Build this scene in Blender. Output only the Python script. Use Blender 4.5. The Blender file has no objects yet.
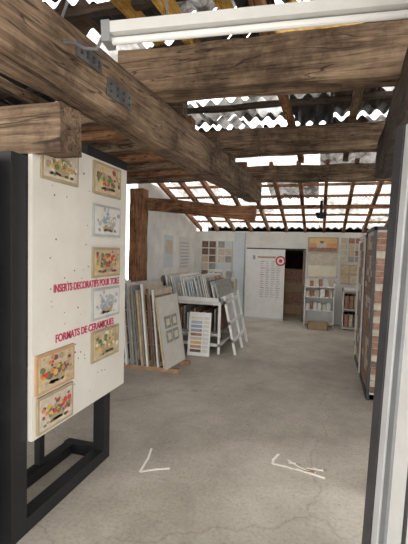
import bpy, math, random
from mathutils import Vector, Matrix, noise
random.seed(7)
SC=bpy.context.scene
SC.view_settings.view_transform='Standard'

# ---------------------------------------------------------------- materials
def newmat(name):
    m=bpy.data.materials.new(name); m.use_nodes=True
    nt=m.node_tree; b=nt.nodes['Principled BSDF']; return m,nt,b
def ramp(nt,cols):
    r=nt.nodes.new('ShaderNodeValToRGB'); e=r.color_ramp.elements
    e[0].position=cols[0][0]; e[0].color=(*cols[0][1],1)
    e[1].position=cols[-1][0]; e[1].color=(*cols[-1][1],1)
    for p,c in cols[1:-1]:
        n=e.new(p); n.color=(*c,1)
    return r
def noisy(name,cols,scale=(1,1,1),nscale=5,detail=8,rough=.8,bump=.2,dist=0.0,bd=.01):
    m,nt,b=newmat(name)
    tc=nt.nodes.new('ShaderNodeTexCoord'); mp=nt.nodes.new('ShaderNodeMapping')
    mp.inputs['Scale'].default_value=scale
    nt.links.new(tc.outputs['Object'],mp.inputs[0])
    n=nt.nodes.new('ShaderNodeTexNoise'); n.inputs['Scale'].default_value=nscale
    n.inputs['Detail'].default_value=detail; n.inputs['Distortion'].default_value=dist
    n.inputs['Roughness'].default_value=.65
    nt.links.new(mp.outputs[0],n.inputs['Vector'])
    r=ramp(nt,cols); nt.links.new(n.outputs['Fac'],r.inputs[0])
    nt.links.new(r.outputs[0],b.inputs['Base Color'])
    b.inputs['Roughness'].default_value=rough
    if bump:
        bp=nt.nodes.new('ShaderNodeBump'); bp.inputs['Strength'].default_value=bump; bp.inputs['Distance'].default_value=bd
        nt.links.new(n.outputs['Fac'],bp.inputs['Height']); nt.links.new(bp.outputs[0],b.inputs['Normal'])
    return m
def plain(name,c,rough=.6,metal=0,var=.12):
    lo=tuple(max(0,x*(1-var)) for x in c); hi=tuple(min(1,x*(1+var)) for x in c)
    m=noisy(name,[(.35,lo),(.65,hi)],nscale=6,rough=rough,bump=.03)
    m.node_tree.nodes['Principled BSDF'].inputs['Metallic'].default_value=metal
    return m
def wood(name,axis,dark,mid,light):
    s={'x':(1.0,18,18),'y':(18,1.0,18),'z':(18,18,1.0)}[axis]
    m=noisy(name,[(.3,dark),(.48,mid),(.7,light)],scale=s,nscale=1.4,detail=12,rough=.85,bump=.5,dist=1.1,bd=.012)
    nt=m.node_tree; b=nt.nodes['Principled BSDF']
    tc=[n for n in nt.nodes if n.type=='TEX_COORD'][0]
    def mul(prev,tex,cols,f):
        r2=ramp(nt,cols); nt.links.new(tex,r2.inputs[0])
        mx=nt.nodes.new('ShaderNodeMixRGB'); mx.blend_type='MULTIPLY'; mx.inputs[0].default_value=f
        nt.links.new(prev,mx.inputs[1]); nt.links.new(r2.outputs[0],mx.inputs[2]); return mx.outputs[0]
    n2=nt.nodes.new('ShaderNodeTexNoise'); n2.inputs['Scale'].default_value=2.0; n2.inputs['Detail'].default_value=8; n2.inputs['Roughness'].default_value=.7
    nt.links.new(tc.outputs['Object'],n2.inputs['Vector'])
    rr=[n for n in nt.nodes if n.type=='VALTORGB'][0]
    o=mul(rr.outputs[0],n2.outputs['Fac'],[(.40,(.30,.26,.23)),(.49,(.74,.71,.68)),(.6,(1.12,1.1,1.08))],.92)
    mp=nt.nodes.new('ShaderNodeMapping'); mp.inputs['Scale'].default_value={'x':(.5,9,9),'y':(9,.5,9),'z':(9,9,.5)}[axis]
    nt.links.new(tc.outputs['Object'],mp.inputs[0])
    v=nt.nodes.new('ShaderNodeTexNoise'); v.inputs['Scale'].default_value=1.3; v.inputs['Detail'].default_value=3; v.inputs['Distortion'].default_value=.6
    nt.links.new(mp.outputs[0],v.inputs['Vector'])
    o=mul(o,v.outputs['Fac'],[(.485,(1,1,1)),(.497,(.12,.1,.09)),(.503,(.12,.1,.09)),(.515,(1,1,1))],.85)
    nt.links.new(o,b.inputs['Base Color'])
    return m
BW=((.07,.044,.027),(.215,.145,.093),(.40,.295,.20))
W={a:wood('old_wood_'+a,a,*BW) for a in 'xyz'}
RW=((.11,.046,.02),(.31,.145,.07),(.50,.29,.16))
R={a:wood('red_wood_'+a,a,*RW) for a in 'xyz'}
DW={a:wood('dark_wood_'+a,a,(.03,.022,.018),(.075,.056,.044),(.14,.11,.09)) for a in 'xyz'}
YW={a:wood('yellow_wood_'+a,a,(.34,.17,.03),(.62,.37,.08),(.78,.55,.2)) for a in 'xy'}
def trans(name,c,c2,mixf,nscale=3,lo=.38,hi=.58):
    m,nt,b=newmat(name)
    out=[n for n in nt.nodes if n.type=='OUTPUT_MATERIAL'][0]
    tc=nt.nodes.new('ShaderNodeTexCoord')
    n=nt.nodes.new('ShaderNodeTexNoise'); n.inputs['Scale'].default_value=nscale; n.inputs['Detail'].default_value=9; n.inputs['Roughness'].default_value=.72
    nt.links.new(tc.outputs['Object'],n.inputs['Vector'])
    r=ramp(nt,[(lo,c2),(hi,c)]); nt.links.new(n.outputs['Fac'],r.inputs[0])
    t=nt.nodes.new('ShaderNodeBsdfTranslucent'); mx=nt.nodes.new('ShaderNodeMixShader')
    nt.links.new(r.outputs[0],t.inputs[0]); nt.links.new(r.outputs[0],b.inputs['Base Color'])
    b.inputs['Roughness'].default_value=.6
    mx.inputs[0].default_value=mixf
    nt.links.new(b.outputs[0],mx.inputs[1]); nt.links.new(t.outputs[0],mx.inputs[2])
    nt.links.new(mx.outputs[0],out.inputs[0]); return m
M={}
M['tw']=trans('translucent_white_sheet',(.66,.66,.65),(.20,.18,.155),.8,2.2)
M['tc']=trans('clean_translucent_sheet',(.62,.62,.61),(.30,.285,.27),.8,1.6,.3,.5)
M['ty']=trans('translucent_yellow_sheet',(.62,.40,.12),(.22,.12,.04),.65)
M['tb']=trans('dirty_translucent_sheet',(.30,.285,.27),(.045,.038,.034),.55,4)
M['rd']=noisy('dark_roof_sheet',[(.35,(.018,.018,.022)),(.65,(.085,.08,.08))],nscale=4,rough=.6)
M['rb']=noisy('brown_roof_sheet',[(.35,(.045,.032,.024)),(.65,(.16,.11,.08))],nscale=4,rough=.8)
def floor_mat():
    m,nt,b=newmat('concrete_floor')
    tc=nt.nodes.new('ShaderNodeTexCoord')
    n1=nt.nodes.new('ShaderNodeTexNoise'); n1.inputs['Scale'].default_value=.9; n1.inputs['Detail'].default_value=12; n1.inputs['Roughness'].default_value=.75
    n2=nt.nodes.new('ShaderNodeTexNoise'); n2.inputs['Scale'].default_value=40; n2.inputs['Detail'].default_value=8; n2.inputs['Roughness'].default_value=.7
    v=nt.nodes.new('ShaderNodeTexVoronoi'); v.feature='DISTANCE_TO_EDGE'; v.inputs['Scale'].default_value=.33
    dn=nt.nodes.new('ShaderNodeTexNoise'); dn.inputs['Scale'].default_value=3; dn.inputs['Detail'].default_value=6
    ad=nt.nodes.new('ShaderNodeMixRGB'); ad.blend_type='ADD'; ad.inputs[0].default_value=.35
    for n in (n1,n2,dn): nt.links.new(tc.outputs['Object'],n.inputs['Vector'])
    nt.links.new(tc.outputs['Object'],ad.inputs[1]); nt.links.new(dn.outputs['Color'],ad.inputs[2]); nt.links.new(ad.outputs[0],v.inputs['Vector'])
    r1=ramp(nt,[(.34,(.315,.28,.235)),(.5,(.43,.388,.33)),(.64,(.53,.487,.425))])
    r2=ramp(nt,[(.3,(.72,.72,.72)),(.48,(1,1,1)),(.68,(1.12,1.12,1.12))])
    r3=ramp(nt,[(0,(.70,.68,.66)),(.004,(1,1,1))])
    nt.links.new(n1.outputs['Fac'],r1.inputs[0]); nt.links.new(n2.outputs['Fac'],r2.inputs[0]); nt.links.new(v.outputs['Distance'],r3.inputs[0])
    a=nt.nodes.new('ShaderNodeMixRGB'); a.blend_type='MULTIPLY'; a.inputs[0].default_value=1
    c=nt.nodes.new('ShaderNodeMixRGB'); c.blend_type='MULTIPLY'; c.inputs[0].default_value=.6
    nt.links.new(r1.outputs[0],a.inputs[1]); nt.links.new(r2.outputs[0],a.inputs[2]); nt.links.new(a.outputs[0],c.inputs[1]); nt.links.new(r3.outputs[0],c.inputs[2])
    nt.links.new(c.outputs[0],b.inputs['Base Color']); b.inputs['Roughness'].default_value=.8
    bp=nt.nodes.new('ShaderNodeBump'); bp.inputs['Strength'].default_value=.3; bp.inputs['Distance'].default_value=.01
    nt.links.new(n2.outputs['Fac'],bp.inputs['Height']); nt.links.new(bp.outputs[0],b.inputs['Normal'])
    return m
M['floor']=floor_mat()
M['plaster']=noisy('white_plaster',[(.3,(.64,.63,.60)),(.6,(.80,.795,.77))],nscale=2.5,rough=.9,bump=.15)
M['bluewhite']=plain('pale_blue_paint',(.58,.64,.68),.7,var=.06)
M['board']=noisy('cream_board',[(.3,(.64,.61,.55)),(.7,(.74,.71,.65))],nscale=3,rough=.5,bump=.03)
M['white']=plain('white_paint',(.80,.80,.79),.5,var=.05)
M['offwhite']=plain('offwhite_laminate',(.66,.64,.60),.5,var=.08)
M['black']=plain('black_painted_wood',(.010,.010,.012),.5,var=.3)
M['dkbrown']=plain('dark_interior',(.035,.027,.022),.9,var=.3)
M['grey']=plain('grey_metal',(.27,.28,.29),.45,.2,var=.08)
M['lgrey']=plain('light_grey_metal',(.60,.61,.62),.4,.05,var=.05)
M['dgrey']=plain('dark_grey_metal',(.05,.05,.055),.5,.1,var=.2)
M['steel']=plain('galvanised_steel',(.13,.13,.13),.6,.3,var=.45)
M['cable']=plain('cable_grey',(.16,.16,.17),.5)
M['pink']=plain('magenta_lettering',(.50,.05,.12),.5,var=.02)
M['red']=plain('red_print',(.6,.06,.05),.5,var=.05)
M['ink']=plain('grey_print',(.42,.43,.47),.6,var=.1)
M['chalk']=plain('white_tape',(.85,.83,.77),.8,var=.05)
M['terra']=noisy('terracotta_tile',[(.35,(.24,.115,.075)),(.65,(.44,.25,.17))],nscale=14,rough=.6)
M['beige']=noisy('beige_tile',[(.35,(.46,.39,.30)),(.65,(.66,.58,.48))],nscale=14,rough=.4)
M['tan']=noisy('tan_glaze',[(.35,(.42,.32,.20)),(.65,(.62,.50,.34))],nscale=20,rough=.3)
M['gtile']=noisy('grey_tile',[(.35,(.22,.21,.20)),(.65,(.40,.39,.37))],nscale=14,rough=.4)
M['btile']=noisy('brown_tile',[(.35,(.09,.055,.037)),(.65,(.22,.14,.095))],nscale=14,rough=.4)
M['cream']=plain('cream_tile',(.70,.64,.50),.3,var=.06)
M['yel']=plain('ochre_glaze',(.68,.44,.12),.3)
M['org']=plain('orange_glaze',(.60,.25,.08),.3)
M['grn']=plain('green_glaze',(.13,.20,.08),.3)
M['prp']=plain('purple_glaze',(.20,.07,.10),.3)
M['bgz']=plain('blue_glaze',(.28,.34,.46),.3)
M['rimo']=plain('olive_border',(.38,.31,.20),.4)
M['rimg']=plain('grey_border',(.42,.43,.42),.4)
M['rimr']=plain('russet_border',(.50,.30,.17),.4)
M['tubel']=plain('fluorescent_tube_glass',(.80,.80,.78),.2,var=.02)
M['enamel']=plain('fixture_enamel',(.66,.66,.64),.4,var=.06)
M['scrap']=plain('wood_scrap',(.35,.22,.13),.8,var=.3)
M['card']=plain('cardboard',(.42,.30,.19),.8,var=.1)

# ---------------------------------------------------------------- mesh builder
class B:
    def __init__(s,name): s.name=name; s.v=[]; s.f=[]; s.mi=[]; s.mats=[]
    def m(s,mat):
        if mat not in s.mats: s.mats.append(mat)
        return s.mats.index(mat)
    def box(s,lo,hi,mat,mtx=None):
        i=len(s.v)
        for z in (lo[2],hi[2]):
            for x,y in ((lo[0],lo[1]),(hi[0],lo[1]),(hi[0],hi[1]),(lo[0],hi[1])):
                p=Vector((x,y,z)); s.v.append(mtx@p if mtx else p)
        for f in ((0,3,2,1),(4,5,6,7),(0,1,5,4),(1,2,6,5),(2,3,7,6),(3,0,4,7)):
            s.f.append(tuple(i+k for k in f)); s.mi.append(s.m(mat))
        return s
    def prism(s,pts,mat,thick=Vector((0,0,.01))):
        i=len(s.v); n=len(pts); t=Vector(thick)
        s.v+= [Vector(p) for p in pts]+[Vector(p)+t for p in pts]
        s.f.append(tuple(i+k for k in range(n))[::-1]); s.f.append(tuple(i+n+k for k in range(n)))
        s.mi+=[s.m(mat)]*2
        for k in range(n):
            s.f.append((i+k,i+(k+1)%n,i+n+(k+1)%n,i+n+k)); s.mi.append(s.m(mat))
        return s
    def disc(s,c,ax,bx,mat,n=14,thick=None):
        c=Vector(c);ax=Vector(ax);bx=Vector(bx)
        pts=[c+ax*math.cos(2*math.pi*k/n)+bx*math.sin(2*math.pi*k/n) for k in range(n)]
        return s.prism(pts,mat,thick if thick is not None else ax.cross(bx).normalized()*.003)
    def tube(s,path,r,mat,n=10):
        path=[Vector(p) for p in path]; i0=len(s.v)
        for k,p in enumerate(path):
            d=(path[min(k+1,len(path)-1)]-path[max(k-1,0)]).normalized()
            a=d.cross(Vector((0,0,1)))
            if a.length<.01: a=d.cross(Vector((1,0,0)))
            a.normalize(); b=d.cross(a)
            for j in range(n):
                t=2*math.pi*j/n; s.v.append(p+a*r*math.cos(t)+b*r*math.sin(t))
        for k in range(len(path)-1):
            for j in range(n):
                s.f.append((i0+k*n+j,i0+k*n+(j+1)%n,i0+(k+1)*n+(j+1)%n,i0+(k+1)*n+j)); s.mi.append(s.m(mat))
        s.f.append(tuple(i0+j for j in range(n))); s.f.append(tuple(i0+(len(path)-1)*n+j for j in range(n))[::-1]); s.mi+=[s.m(mat)]*2
        return s
    def done(s,bevel=0,parent=None,smooth=False):
        lo=Vector([min(p[k] for p in s.v) for k in range(3)]); hi=Vector([max(p[k] for p in s.v) for k in range(3)])
        o=(lo+hi)/2; o.z=lo.z
        me=bpy.data.meshes.new(s.name); me.from_pydata([p-o for p in s.v],[],s.f)
        for mt in s.mats: me.materials.append(mt)
        for p,k in zip(me.polygons,s.mi): p.material_index=k; p.use_smooth=smooth
        ob=bpy.data.objects.new(s.name,me); SC.collection.objects.link(ob); ob.location=o
        if bevel:
            b=ob.modifiers.new('bevel','BEVEL'); b.width=bevel; b.segments=2; b.limit_method='ANGLE'
        if parent:
            ob.parent=parent; ob.matrix_parent_inverse=Matrix.Translation(-Vector(parent.location))
        return ob

def beam(name,p0,p1,w,h,mat,jit=.008,parent=None):
    p0=Vector(p0);p1=Vector(p1); d=p1-p0; L=d.length; d.normalize()
    side=d.cross(Vector((0,0,1)))
    if side.length<.05: side=Vector((1,0,0)); 
    side.normalize(); up=side.cross(d).normalized()
    if abs(d.z)>.9: up=Vector((0,1,0))
    n=max(3,int(L/.12)); b=B(name); mi=b.m(mat)
    prof=[(-.5,.02),(-.44,-.02),(0,-.012),(.44,-.02),(.5,.02),(.51,.5),(.5,.95),(.44,1),(0,1.01),(-.44,1),(-.5,.95),(-.51,.5)]
    np_=len(prof); sd=random.random()*50
    for k in range(n+1):
        c=p0+d*(L*k/n)
        for j,(a,t) in enumerate(prof):
            q=c+side*(a*w)+up*(t*h)
            nv=noise.noise_vector(Vector((k*.3+sd,j*.9,sd)))
            b.v.append(q+side*nv.x*jit*2.4+up*nv.y*jit*2.4)
    for k in range(n):
        for j in range(np_):
            b.f.append((k*np_+j,k*np_+(j+1)%np_,(k+1)*np_+(j+1)%np_,(k+1)*np_+j)); b.mi.append(0)
    b.f.append(tuple(range(np_))[::-1]); b.f.append(tuple(n*np_+j for j in range(np_))); b.mi+=[0,0]
    return b.done(parent=parent)

# ---------------------------------------------------------------- shell
B('floor').box((-7,-7,-.1),(6,14,0),M['floor']).done()
XL,XR,YB=-3.25,1.45,9.9
b=B('wall_back')
b.box((XL-.15,YB,0),(-1.75,YB+.15,2.2),M['plaster'])
b.box((-.49,YB,0),(XR+.15,YB+.15,2.2),M['plaster'])
b.box((-1.75,YB,1.77),(-.49,YB+.15,2.2),M['plaster'])
b.done()
B('wall_left').box((XL-.15,6.75,0),(XL,YB,2.95),M['plaster']).done()
b=B('wall_left_timber')
for i in range(24):
    y0=.2+i*.27
    b.box((-3.95+random.random()*.01,y0,0),(-3.9,y0+.262,3.2),DW['z'])
b.done()
B('wall_right').box((XR,3.2,0),(XR+.15,YB,3.05),M['plaster']).done()
b=B('wall_storeroom')
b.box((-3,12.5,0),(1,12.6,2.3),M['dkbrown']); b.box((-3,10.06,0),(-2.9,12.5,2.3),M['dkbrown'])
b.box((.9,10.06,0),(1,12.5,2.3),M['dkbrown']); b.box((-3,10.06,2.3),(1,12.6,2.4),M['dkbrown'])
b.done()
b=B('trim_doorway')
b.box((-1.9,YB-.03,1.75),(-.44,YB-.002,1.79),M['black']); b.box((-.5,YB-.03,0),(-.44,YB-.002,1.74),M['btile'])
b.done()

# ---------------------------------------------------------------- roof
def sheet(b,x0,x1,y0,y1,z0,z1,mat,lam=.21,A=.034,tilt=0,ph=0,skew=0):
    nx=max(6,int((x1-x0)/lam*10)); ny=4; i=len(b.v); mi=b.m(mat)
    for k in range(ny+1):
        zz=z0+(z1-z0)*k/ny
        for j in range(nx+1):
            x=x0+(x1-x0)*j/nx; y=y0+(y1-y0)*k/ny+skew*(x-x0)
            b.v.append(Vector((x,y,zz+A*math.sin(2*math.pi*x/lam+ph)+tilt*(x-x0))))
    for k in range(ny):
        for j in range(nx):
            a=i+k*(nx+1)+j
            b.f.append((a,a+1,a+nx+2,a+nx+1)); b.mi.append(mi)
b=B('ceiling')
rr=random.Random(33)
y=-.4
while y<6.3:
    L=rr.choice([.36,.45,.5]); x=-4.0
    while x<1.5:
        w=rr.choice([.42,.63,.84])
        r=rr.random()
        if y<2.9: mt=M['rd'] if r<.30 else M['rb'] if r<.50 else M['tb'] if r<.74 else M['tw'] if r<.84 else M['ty']
        else: mt=M['rd'] if r<.40 else M['rb'] if r<.62 else M['tb'] if r<.90 else M['tw']
        z=3.34+rr.uniform(-.02,.06)
        x2=min(x+w,1.6)
        sheet(b,x,x2+.04,y,min(y+L,6.45),z,z+rr.uniform(-.05,.05),mt,lam=.16,A=.032,tilt=rr.uniform(-.05,.05),ph=rr.random()*6,skew=rr.uniform(-.05,.05))
        x=x2
    y+=L+rr.choice([-.02,.01,.03,.06])
def zr(y): return 3.30+(y-6.4)*(2.30-3.30)/(10.1-6.4)
y=6.42
while y<10.1:
    y1=min(y+.9,10.15); x=-4.0
    while x<1.6:
        x2=min(x+.95,1.65); r=rr.random()
        mt=M['tc'] if r<.7 else M['tw'] if r<.9 else M['tb']
        sheet(b,x,x2,y,y1,zr(y),zr(y1),mt,lam=.17,A=.022)
        x=x2+.015
    y=y1+.02
b.done(smooth=True)

beam('wooden_beam',(-1.46,-.6,2.5),(-1.15,6.5,2.51),.22,.31,W['y'])
beam('wooden_beam',(-1.5,2.72,2.82),(1.44,2.78,2.79),.22,.31,W['x'])
beam('wooden_beam',(-1.42,4.62,2.83),(1.44,4.68,2.83),.18,.28,W['x'])
beam('wooden_beam',(-1.3,6.38,2.82),(1.44,6.44,2.80),.16,.24,W['x'])
beam('wooden_beam',(-3.16,6.72,2.42),(-1.16,6.62,2.22),.16,.22,R['x'])
beam('wooden_beam',(-3.85,1.92,2.20),(-1.385,1.92,2.22),.2,.26,W['x'])
beam('wooden_post',(-3.30,6.48,0),(-3.30,6.48,2.78),.26,.24,R['z'])
beam('wooden_beam',(.37,.3,2.5),(.55,4.5,2.5),.16,.32,DW['y'])
y=3.2
for i in range(7):
    beam('ceiling_joist',(-3.88,y,2.82),(-1.2+random.uniform(-.1,.1),y+.02,2.84),.13,.15,R['x'] if i%2 else W['x']); y+=.5
for i,x in enumerate([-3.4,-2.9,-2.4,-1.95,-1.0,-.45,.2,.8]):
    beam('roof_batten',(x,.2,3.12),(x+.04,2.95 if x in (-1.0,-1.95) else 6.5,3.12),.07,.09,YW['y'] if x in(-1.0,-1.95) else R['y'] if x==-.45 else W['y'])
for x,l in ((-1.32,1.2),(-.75,1.1),(-.1,1.0),(.5,1.0)):
    beam('roof_batten',(x,1.5,3.18),(x+.12,1.5+l,3.17),.06,.06,YW['y'])
for y in (3.3,3.75,4.2,5.2,5.8,1.4,1.9,2.3):
    beam('roof_batten',(-3.9,y,3.215),(1.44,y+.02,3.215),.06,.045,DW['x'])
for i in range(11):
    x=-3.1+i*.44
    beam('roof_rafter',(x,6.5,zr(6.5)-.20),(x-.02,9.88,zr(9.88)-.17),.06,.10,R['y'],jit=.003)
for y in (7.0,7.5,8.0,8.5,9.0,9.45):
    beam('roof_batten',(-3.2,y,zr(y)-.085),(1.4,y,zr(y)-.085),.05,.045,R['x'],jit=.003)
beam('roof_purlin',(-3.2,8.1,zr(8.1)-.27),(1.4,8.1,zr(8.1)-.27),.08,.07,R['x'],jit=.003)

def plate(y,z,L,h,name='bracket_plate'):
    x=-1.46+(y+.6)*.31/7.1+.125
    b=B(name); b.box((x-.004,y,z),(x+.006,y+L,z+h),M['steel'])
    for k in range(4):
        for zz in (z+.03,z+h-.03):
            b.disc((x+.006,y+.03+(L-.06)*k/3,zz),(0,.009,0),(0,0,.009),M['dgrey'],8,Vector((.005,0,0)))
    return b.done()
plate(1.75,2.66,.22,.08); plate(2.02,2.57,.28,.10)

b=B('fluorescent_light_fixture')
p0=Vector((-1.02,1.66,2.655)); p1=Vector((.75,1.98,2.75)); d=(p1-p0); L=d.length
mt=Matrix.Translation(p0)@d.to_track_quat('X','Z').to_matrix().to_4x4()
b.box((0,-.04,.02),(L,.04,.07),M['enamel'],mt)
b.box((0,-.045,-.02),(.04,.045,.075),M['grey'],mt); b.box((L-.04,-.045,-.02),(L,.045,.075),M['grey'],mt)
b.tube([mt@Vector((.04,0,-.002)),mt@Vector((L-.04,0,-.002))],.017,M['tubel'])
for k in (.3,.9,1.5):
    b.tube([mt@Vector((k,0,.07)),mt@Vector((k,.0,.66))],.005,M['cable'])
b.tube([mt@Vector(q) for q in ((0,0,.04),(-.04,0,-.03),(-.10,0,-.02),(-.16,.02,.02),(-.22,.05,.04),(-.26,.08,.14),(-.22,.1,.26))],.008,M['cable'],8)
b.done(.004)

# ---------------------------------------------------------------- display board, left
X0=-1.58
fr=B('tile_display_board')
fr.box((X0-.03,1.84,.56),(X0,2.93,2.33),M['board'])
def post(y,x=-1.66,w=.07,z1=2.2,z0=0): fr.box((x-.05,y,z0),(x+.045,y+w,z1),M['black'])
post(1.72,w=.12); post(2.68,w=.09)
fr.box((-1.71,1.84,0),(-1.615,2.68,.09),M['black']); fr.box((-1.71,1.84,2.1),(-1.615,2.77,2.2),M['black'])
for yy in (2.02,2.14,2.33): fr.box((-1.98,yy,.09),(-1.93,yy+.05,2.2),M['black'])
fr.box((-2.0,1.72,0),(-1.92,2.77,.08),M['black']); fr.box((-2.0,1.72,0),(-1.71,1.80,.09),M['black']); fr.box((-2.0,2.70,0),(-1.71,2.77,.09),M['black'])
fr.box((-1.98,1.84,2.1),(-1.9,2.87,2.2),M['black'])
fr.box((-1.9,2.45,2.22),(-1.63,3.02,2.42),M['black'])
for k in range(70):
    r_=random.uniform(.003,.007)
    fr.disc((X0+.001,1.88+random.random()*1.0,.62+random.random()*1.68),(0,r_,0),(0,0,r_),random.choice([M['btile'],M['btile'],M['gtile']]),8,Vector((.003,0,0)))
BD=fr.done(.003)
def picture(y0,y1,z0,z1,rim,bg,cols,seed):
    rnd=random.Random(seed); b=B('fruit_tile_picture'); x=X0+.001
    b.box((x,y0,z0),(x+.014,y1,z1),rim)
    b.box((x+.01,y0+.018,z0+.018),(x+.017,y1-.018,z1-.018),bg)
    cy=(y0+y1)/2; cz=(z0+z1)/2; w=(y1-y0); h=(z1-z0)
    b.prism([(x+.017,cy-w*.24,cz-h*.05),(x+.017,cy-w*.16,cz-h*.33),(x+.017,cy+w*.16,cz-h*.33),(x+.017,cy+w*.24,cz-h*.05)],M['rimo'],Vector((.002,0,0)))
    for k in range(60):
        r=h*rnd.uniform(.03,.08)
        yy=max(-.38,min(.38,rnd.gauss(0,.2)))*w; zz=max(-.3,min(.36,abs(rnd.gauss(0,.21))-.14))*h
        b.disc((x+.017+k*.0001,cy+yy,cz+zz),(0,r*rnd.uniform(.8,1.5),0),(0,0,r),rnd.choice(cols),10,Vector((.002,0,0)))
    for k in range(12):
        b.disc((x+.017,cy+rnd.uniform(-.33,.33)*w,cz-h*.3+rnd.uniform(-.03,.04)*h),(0,.014,0),(0,0,.009),rnd.choice(cols),8,Vector((.002,0,0)))
    return b.done(parent=BD)
c1=[M['red'],M['yel'],M['org'],M['grn'],M['prp'],M['rimo']]; c2=[M['yel'],M['cream'],M['grn'],M['rimr'],M['rimo']]; c3=[M['bgz'],M['rimg'],M['cream'],M['ink']]
picture(1.90,2.25,2.09,2.30,M['rimo'],M['beige'],c2,1)
picture(1.86,2.22,.82,1.06,M['rimr'],M['tan'],c1,2)
picture(1.87,2.21,.58,.805,M['rimo'],M['beige'],c1+[M['grn']],3)
picture(2.43,2.81,2.08,2.31,M['rimo'],M['tan'],c1+[M['btile']],4)
picture(2.43,2.81,1.78,2.01,M['rimg'],M['offwhite'],c3,5)
picture(2.43,2.81,1.48,1.70,M['rimo'],M['tan'],c1,6)
picture(2.43,2.81,1.17,1.40,M['rimg'],M['offwhite'],c3,7)
picture(2.43,2.81,.86,1.09,M['rimo'],M['tan'],c2,8)
def text(body,size,loc,rot,mat,parent,name,width=None):
    cu=bpy.data.curves.new(name,'FONT'); cu.body=body; cu.size=size; cu.extrude=.0015; cu.offset=size*.02
    ob=bpy.data.objects.new(name+'_src',cu); SC.collection.objects.link(ob)
    bpy.context.view_layer.update()
    me=bpy.data.meshes.new_from_object(ob.evaluated_get(bpy.context.evaluated_depsgraph_get()))
    bpy.data.objects.remove(ob)
    if width:
        xs=[v.co.x for v in me.vertices]; k=width/(max(xs)-min(xs))
        for v in me.vertices: v.co.x*=k
    me.materials.clear(); me.materials.append(mat)
    o=bpy.data.objects.new(name,me); SC.collection.objects.link(o)
    o.rotation_euler=rot; o.location=Vector(loc)-Vector(parent.location); o.parent=parent
    return o
RT=(math.pi/2,0,math.pi/2)
text('INSERTS DECORATIFS POUR TOILE',.07,(X0+.003,2.02,1.415),RT,M['pink'],BD,'lettering_inserts',.80)
text('FORMATS DE CERAMIQUES',.07,(X0+.003,2.04,1.10),RT,M['pink'],BD,'lettering_formats',.70)

b=B('black_display_panel'); b.box((-1.95,1.28,0),(-1.68,1.66,2.18),M['black']); b.box((-1.679,1.3,1.75),(-1.672,1.40,2.0),M['offwhite']); b.done(.005)

# ---------------------------------------------------------------- right door frames
TILT=Matrix.Translation(Vector((.33,2.2,0)))@Matrix.Rotation(math.radians(1.6),4,'Y')@Matrix.Translation(Vector((-.33,-2.2,0)))
def pane(b,p0,p1,z0,z1,t,mat):
    p0=Vector((*p0,0));p1=Vector((*p1,0));d=p1-p0
    mt=TILT@Matrix.Translation(p0)@Matrix.Rotation(math.atan2(d.y,d.x),4,'Z')
    b.box((0,-t/2,z0),(d.length,t/2,z1),mat,mt)
b=B('sliding_door')
pane(b,(.29,2.34),(.315,2.24),.01,2.36,.05,M['dgrey'])
pane(b,(.317,2.235),(.335,2.17),.01,2.36,.04,M['lgrey'])
pane(b,(.337,2.16),(.352,2.105),.01,2.36,.03,M['grey'])
pane(b,(.357,2.08),(.60,1.1),.03,2.33,.025,M['white'])
pane(b,(.365,2.04),(.595,1.1),2.28,2.36,.05,M['lgrey'])
pane(b,(.395,1.93),(.402,1.90),.01,2.36,.04,M['dgrey'])
pane(b,(.425,1.81),(.435,1.77),.01,2.36,.035,M['white'])
pane(b,(.365,2.04),(.595,1.1),.015,.1,.05,M['lgrey'])
b.done(.004)
b=B('door_frame_post')
b.box((.43,2.9,0),(.47,3.02,2.48),M['dgrey']); b.box((.47,2.9,0),(.60,3.02,2.48),M['grey']); b.done(.004)

def tiled(b,x,y0,y1,z0,z1,ny,nz,mats,rnd,face=-1,t=.012,gap=.008):
    dy=(y1-y0)/ny; dz=(z1-z0)/nz
    for j in range(ny):
        for k in range(nz):
            m_=rnd.choice(mats)
            a=(x,y0+j*dy+gap/2,z0+k*dz+gap/2); c=(x+face*t,y0+(j+1)*dy-gap/2,z0+(k+1)*dz-gap/2)
            b.box((min(a[0],c[0]),a[1],a[2]),(max(a[0],c[0]),c[1],c[2]),m_)
rnd=random.Random(3)
def rack_right(y0,y1,x,h,mats,nz,ny=3,fm=None):
    b=B('tile_display_stand')
    b.box((x,y0,.0),(x+.04,y1,h),M['offwhite'])
    for yy in (y0-.03,y1): b.box((x-.02,yy,0),(x+.012,yy+.03,h+.04),fm or M['grey'])
    b.box((x-.02,y0,0),(x+.42,y1,.06),M['dgrey'])
    b.box((x-.02,y0-.03,h),(x+.42,y1,h+.04),fm)
    tiled(b,x,y0+.02,y1-.02,.1,h-.05,ny,nz,mats,rnd)
    b.box((x+.04,y0,0),(x+.42,y0+.03,h),M['offwhite'])
    for k in range(int((h-.1)/.075)):   # rows of facing bricks on the end
        for j in range(2):
            xo=x+.02+j*.2-(.05 if k%2 else 0)
            b.box((max(xo,x+.014),y0-.02,.09+k*.075),(xo+.19,y0,.155+k*.075),rnd.choice(mats))
    b.done()
rack_right(4.9,5.75,.55,1.98,[M['terra'],M['btile'],M['terra'],M['beige']],22,4,M['dgrey'])
rack_right(6.0,6.8,.55,1.93,[M['terra'],M['beige'],M['btile']],14,3,M['white'])
rack_right(7.1,7.9,.62,1.9,[M['beige'],M['offwhite'],M['gtile']],6,2,M['white'])

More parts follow.
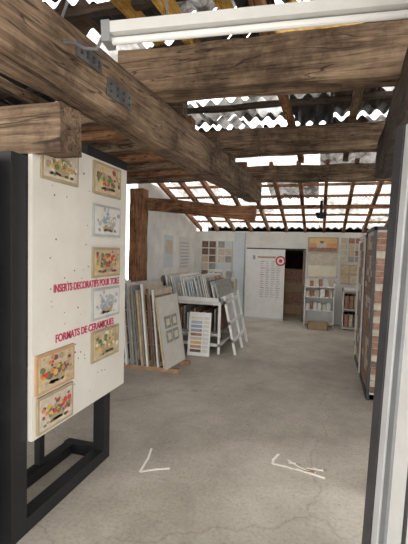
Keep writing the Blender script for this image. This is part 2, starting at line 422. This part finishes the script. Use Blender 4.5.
# ---------------------------------------------------------------- back wall items
Y=YB
b=B('sliding_price_panel')
b.box((-1.90,Y-.10,.04),(-.93,Y-.06,1.76),M['white'])
b.box((-1.90,Y-.11,0.0),(-.93,Y-.05,.05),M['lgrey'])
for r_ in range(17):
    z=1.45-r_*.055
    for c_ in range(4):
        x=-1.52+c_*.13; b.box((x,Y-.103,z),(x+random.uniform(.06,.1),Y-.1,z+.015),M['red'] if (c_==0 and r_%3==0) else M['ink'])
b.box((-1.60,Y-.103,1.54),(-1.15,Y-.1,1.585),M['rimr'])
b.box((-1.72,Y-.104,1.5),(-1.66,Y-.1,1.60),M['bgz'])
b.done()
b=B('round_sign'); c=(-1.03,Y-.125,1.48)
b.disc(c,(.125,0,0),(0,0,.125),M['red'],28,Vector((0,.012,0)))
b.disc((c[0],c[1]-.002,c[2]),(.085,0,0),(0,0,.085),M['white'],28,Vector((0,.004,0)))
b.disc((c[0],c[1]-.004,c[2]),(.045,0,0),(0,0,.045),M['red'],20,Vector((0,.004,0)))
b.done()
b=B('trim_pale_column'); b.box((-2.22,Y-.06,0),(-1.95,Y-.002,2.18),M['bluewhite']); b.done()
def wallpanel(name,x0,x1,z0,z1,rim,parts):
    b=B(name); b.box((x0,Y-.03,z0),(x1,Y-.002,z1),rim)
    for i,(a,c,d,e,m_) in enumerate(parts):
        b.box((x0+(x1-x0)*a,Y-.036-i*.0006,z0+(z1-z0)*d),(x0+(x1-x0)*c,Y-.03,z0+(z1-z0)*e),m_)
    return b.done()
wallpanel('landscape_picture',-.40,.30,1.72,2.08,M['rimo'],[(.05,.95,.07,.93,M['org']),(.05,.95,.6,.93,M['yel']),(.05,.95,.07,.3,M['terra']),(.3,.62,.3,.6,M['beige']),(.4,.52,.6,.75,M['btile'])])
wallpanel('sample_panel',-.40,.30,1.12,1.68,M['beige'],[(.04,.96,.04,.5,M['cream']),(.04,.96,.54,.96,M['beige'])])
def mosaic(name,x0,x1,z0,z1,nx,nz,mats,rim=M['offwhite'],seed=1):
    r=random.Random(seed); parts=[]
    for i in range(nx):
        for j in range(nz):
            parts.append(((i+.08)/nx,(i+.92)/nx,(j+.08)/nz,(j+.92)/nz,r.choice(mats)))
    return wallpanel(name,x0,x1,z0,z1,rim,parts)
mosaic('tile_sample_panel',.36,.98,1.50,2.08,4,4,[M['beige'],M['gtile'],M['tan'],M['offwhite'],M['terra']],seed=2)
mosaic('tile_sample_panel',.38,.96,.98,1.44,3,2,[M['beige'],M['tan']],M['rimo'],seed=5)
mosaic('tile_sample_panel',1.0,1.4,1.0,2.0,2,4,[M['terra'],M['beige']],seed=6)
b=B('brochure_rack')
x0,x1,y0,y1=-.42,.26,9.42,9.82
for x in (x0,x1-.03): b.box((x,y0,0),(x+.03,y1,.98),M['white'])
for z in (.04,.36,.66,.9): b.box((x0,y0,z),(x1,y1,z+.025),M['white'])
b.box((x0,y1-.02,0),(x1,y1,.98),M['white'])
r=random.Random(9)
for z in (.385,.685,.925):
    x=x0+.04
    while x<x1-.12:
        w=r.uniform(.06,.12); b.box((x,y0+.05,z),(x+w,y0+.07+r.random()*.1,z+r.uniform(.12,.2)),r.choice([M['terra'],M['cream'],M['beige'],M['white'],M['beige'],M['offwhite']])); x+=w+.015
b.done(.003)
b=B('cardboard_box')
bx=(-.3,8.98,.12,9.30)
b.box((bx[0],bx[1],0),(bx[2],bx[3],.01),M['card'])
for q in ((bx[0],bx[1],bx[0]+.008,bx[3]),(bx[2]-.008,bx[1],bx[2],bx[3]),(bx[0],bx[1],bx[2],bx[1]+.008),(bx[0],bx[3]-.008,bx[2],bx[3])): b.box((q[0],q[1],0),(q[2],q[3],.14),M['card'])
b.box((bx[0]-.07,bx[1],.12),(bx[0],bx[3],.126),M['card']); b.box((bx[2],bx[1],.12),(bx[2]+.07,bx[3],.126),M['card'])
b.done()
b=B('tile_shelf')
x0,x1,y0,y1=.42,1.0,9.2,9.82
for x in (x0,x1-.03): b.box((x,y0,0),(x+.03,y1,.9),M['offwhite'])
for z in (.03,.45,.87): b.box((x0,y0,z),(x1,y1,z+.03),M['offwhite'])
for z in (.07,.49):
    for k in range(5):
        b.box((x0+.05+k*.1,y0+.05,z),(x0+.13+k*.1,y1-.1,z+.28),r.choice([M['terra'],M['btile'],M['beige']]))
b.done(.003)
b=B('security_camera')
b.tube([(-.1,7.9,2.70),(-.1,7.9,2.47)],.03,M['black'])
for k in range(6):
    a0=k/6*math.pi/2; a1=(k+1)/6*math.pi/2
    b.tube([(-.1,7.9,2.47-.11*math.sin(a0)),(-.1,7.9,2.47-.11*math.sin(a1))],.10*math.cos(a0)+.005,M['black'],16)
b.done(smooth=False)
b=B('wooden_cabinet')
b.box((-1.1,10.7,0),(-.2,11.1,1.25),M['scrap'])
for k in range(4): b.box((-1.06,10.68,.06+k*.29),(-.24,10.70,.06+k*.29+.24),M['terra'] if k%2 else M['card'])
b.done(.005)

b=B('wall_poster'); b.box((XL+.001,8.6,1.2),(XL+.012,9.3,2.0),M['offwhite'])
for k in range(8): b.box((XL+.012,8.67,1.28+k*.08),(XL+.015,9.23,1.31+k*.08),M['ink'])
b.done()
b=B('wall_poster'); b.box((XL+.001,7.7,1.3),(XL+.012,8.2,2.0),M['bluewhite']); b.box((XL+.012,7.76,1.6),(XL+.015,8.14,1.9),M['beige']); b.done()
mosaic('tile_sample_panel',-3.1,-2.7,1.0,1.95,2,5,[M['gtile'],M['btile'],M['beige'],M['tan']],seed=8)
mosaic('tile_sample_panel',-2.66,-2.27,1.0,1.95,2,5,[M['gtile'],M['beige'],M['bluewhite']],seed=9)
b=B('white_cabinet'); b.box((-3.1,9.2,.08),(-2.3,9.7,.95),M['white']); b.box((-3.12,9.18,.95),(-2.28,9.72,.99),M['offwhite'])
for x in (-3.08,-2.68): b.box((x,9.185,.12),(x+.36,9.2,.9),M['offwhite'])
b.box((-3.05,9.25,0),(-2.35,9.65,.08),M['grey']); b.done(.004)

# leaning tile boards
def rackboard(b,x,y0,y1,h,lean,mats,rnd,squares=None,base=None):
    mt=Matrix.Translation(Vector((x,y0,.06)))@Matrix.Rotation(-lean,4,'Y')@Matrix.Rotation(rnd.uniform(-.03,.03)-.12,4,'Z')
    L=y1-y0
    b.box((-.012,0,0),(.012,L,h),base or rnd.choice([M['offwhite'],M['white'],M['gtile'],M['beige'],M['lgrey']]),mt)
    b.box((-.014,-.004,0),(.014,.012,h),rnd.choice([M['white'],M['grey'],M['dgrey'],M['btile'],M['terra'],M['tan'],M['white']]),mt)
    if squares:
        ny,nz,z0,z1=squares
        for j in range(ny):
            for k in range(nz):
                b.box((.012,L*(.06+.88*j/ny)+.006,z0+(z1-z0)*k/nz+.006),(.018,L*(.06+.88*(j+1)/ny)-.006,z0+(z1-z0)*(k+1)/nz-.006),rnd.choice(mats),mt)
rnd=random.Random(5)
b=B('tile_board_rack')
n=13
for i in range(n):
    x=-3.08+i*.078
    rackboard(b,x,4.88+i*.006,5.50,1.16+rnd.uniform(-.05,.05)-i*.006,.10,rnd.choice([[M['gtile'],M['tan'],M['beige']],[M['btile'],M['terra']],[M['beige'],M['tan']],[M['gtile'],M['btile']]]),rnd,(2,4,.06,1.0))
rackboard(b,-2.00,4.84,5.46,.99,.16,[M['offwhite']],rnd,None,M['offwhite'])
mt=Matrix.Translation(Vector((-2.00,4.84,.06)))@Matrix.Rotation(-.16,4,'Y')@Matrix.Rotation(-.12,4,'Z')
for (yy,zz) in ((.14,.34),(.33,.34),(.14,.54),(.33,.54)):
    b.box((.012,yy,zz),(.022,yy+.16,zz+.17),M['gtile'],mt); b.box((.022,yy+.035,zz+.04),(.026,yy+.125,zz+.13),M['cream'],mt)
for yy in (4.95,5.38): b.box((-3.12,yy,0),(-1.84,yy+.07,.06),M['scrap'])
for yy in (4.8,5.56): b.box((-3.2,yy,.0),(-3.15,yy+.04,1.2),M['black'])
b.done(.002)

b=B('catalogue_display_rack')
xa,xb=-2.62,-1.62
for x in (xa,xb):
    for y in (6.15,7.3): b.box((x,y,0),(x+.04,y+.04,.92),M['white'])
for y in (6.15,7.3):
    b.box((xa,y,.86),(xb+.04,y+.04,.92),M['white']); b.box((xa,y,.12),(xb+.04,y+.04,.17),M['white'])
for x in (xa,xb):
    b.box((x,6.15,.86),(x+.04,7.34,.92),M['white']); b.box((x,6.15,.12),(x+.04,7.34,.17),M['white'])
b.box((xa,6.16,.80),(xb,7.33,.86),M['offwhite']); b.box((xa,6.16,.3),(xb,7.33,.33),M['offwhite'])
for i in range(30):
    x=xa-.02+i*.035; y_=6.18+rnd.uniform(0,.1)
    mt=Matrix.Translation(Vector((x,y_,.88)))@Matrix.Rotation(-.24,4,'Y')
    h_=.33+rnd.uniform(-.08,.08)
    b.box((-.008,0,0),(.008,1.05,h_),rnd.choice([M['gtile'],M['white'],M['beige'],M['dgrey'],M['bluewhite'],M['btile'],M['offwhite'],M['white']]),mt)
    if i%3==0:
        for q in range(4): b.box((.008,.05+q*.25,.04),(.012,.25+q*.25,h_-.04),rnd.choice([M['gtile'],M['tan'],M['terra'],M['bgz']]),mt)
for i in range(16):
    x=xa+.05+i*.06
    b.box((x,6.3,.33),(x+.03,7.2,.33+rnd.uniform(.3,.42)),rnd.choice([M['gtile'],M['white'],M['beige'],M['btile'],M['terra']]))
for (x,y,w_,h_,m_) in ((-2.5,7.36,.3,1.2,M['white']),(-2.15,7.36,.28,1.32,M['offwhite']),(-1.85,7.36,.22,1.15,M['beige'])):
    b.box((x,y,0),(x+w_,y+.25,h_),m_); b.box((x+.02,y-.004,h_-.2),(x+w_-.02,y,h_-.04),M['gtile'])
b.done(.002)
b=B('colour_swatch_board')
mt=Matrix.Translation(Vector((-2.06,5.92,.0)))@Matrix.Rotation(-.12,4,'X')@Matrix.Rotation(.10,4,'Z')
b.box((0,0,0),(.36,.02,.70),M['white'],mt)
sw=[M['btile'],M['rimr'],M['yel'],M['beige'],M['terra'],M['gtile'],M['bgz'],M['ink'],M['cream']]
for k in range(9): b.box((.04,-.008,.06+k*.065),(.22,0,.06+k*.065+.045),sw[k],mt)
for k in range(9): b.box((.24,-.008,.06+k*.065),(.33,0,.06+k*.065+.045),M['offwhite'],mt)
b.done(.002)
b=B('white_easel_stand')
for y in (6.2,6.75,7.2):
    mt=Matrix.Translation(Vector((-1.33,y,0)))@Matrix.Rotation(-.22,4,'Y'); b.box((-.02,0,0),(.02,.04,.98),M['white'],mt)
for z in (.2,.5,.85):
    mt=Matrix.Translation(Vector((-1.33,6.2,0)))@Matrix.Rotation(-.22,4,'Y'); b.box((-.02,0,z),(.02,1.04,z+.05),M['white'],mt)
mt=Matrix.Translation(Vector((-1.33,6.2,0)))@Matrix.Rotation(-.22,4,'Y'); b.box((-.03,.04,.25),(-.02,1.0,.85),M['lgrey'],mt)
b.done(.002)

def strip(b,pts,w,z=.002):
    for (a,c) in zip(pts[:-1],pts[1:]):
        a=Vector((*a,z));c=Vector((*c,z));d=(c-a).normalized();n=Vector((-d.y,d.x,0))*w/2
        b.prism([a-n,c-n,c+n,a+n],M['chalk'],Vector((0,0,.004)))
b=B('floor_tape'); strip(b,[(-1.34,2.99),(-1.30,2.84),(-1.275,2.64),(-1.18,2.71),(-1.08,2.76)],.018); b.done()
b=B('floor_tape'); strip(b,[(-.30,3.27),(-.335,3.16),(-.33,3.10),(-.15,3.09),(.07,3.03)],.02); strip(b,[(-.22,3.2),(-.12,3.12),(.0,3.08)],.01); b.done()
b=B('wood_debris')
for k in range(14):
    mt=Matrix.Translation(Vector((-.22+random.random()*.26,3.06+random.random()*.10,.007)))@Matrix.Rotation(random.uniform(-.6,.3),4,'Z')
    b.box((0,0,0),(random.uniform(.03,.08),.008,.005),random.choice([M['scrap'],M['chalk'],M['beige'],M['chalk']]),mt)
b.done()

w=bpy.data.worlds.new('World'); SC.world=w; w.use_nodes=True
bg=w.node_tree.nodes['Background']; bg.inputs[0].default_value=(1,.985,.955,1); bg.inputs[1].default_value=3.4

yaw=math.radians(17); pit=math.radians(3.2); roll=math.radians(1.5)
F=Vector((-math.sin(yaw)*math.cos(pit),math.cos(yaw)*math.cos(pit),-math.sin(pit)))
Rr=Vector((math.cos(yaw),math.sin(yaw),0)); U=Rr.cross(F)
R2=Rr*math.cos(roll)+U*math.sin(roll); U2=U*math.cos(roll)-Rr*math.sin(roll)
cam=bpy.data.cameras.new('camera'); co=bpy.data.objects.new('camera',cam); SC.collection.objects.link(co)
mw=Matrix((R2,U2,-F)).transposed().to_4x4(); mw.translation=Vector((0,0,1.7)); co.matrix_world=mw
cam.sensor_fit='VERTICAL'; cam.sensor_height=36; cam.lens=26; cam.clip_start=.05
SC.camera=co
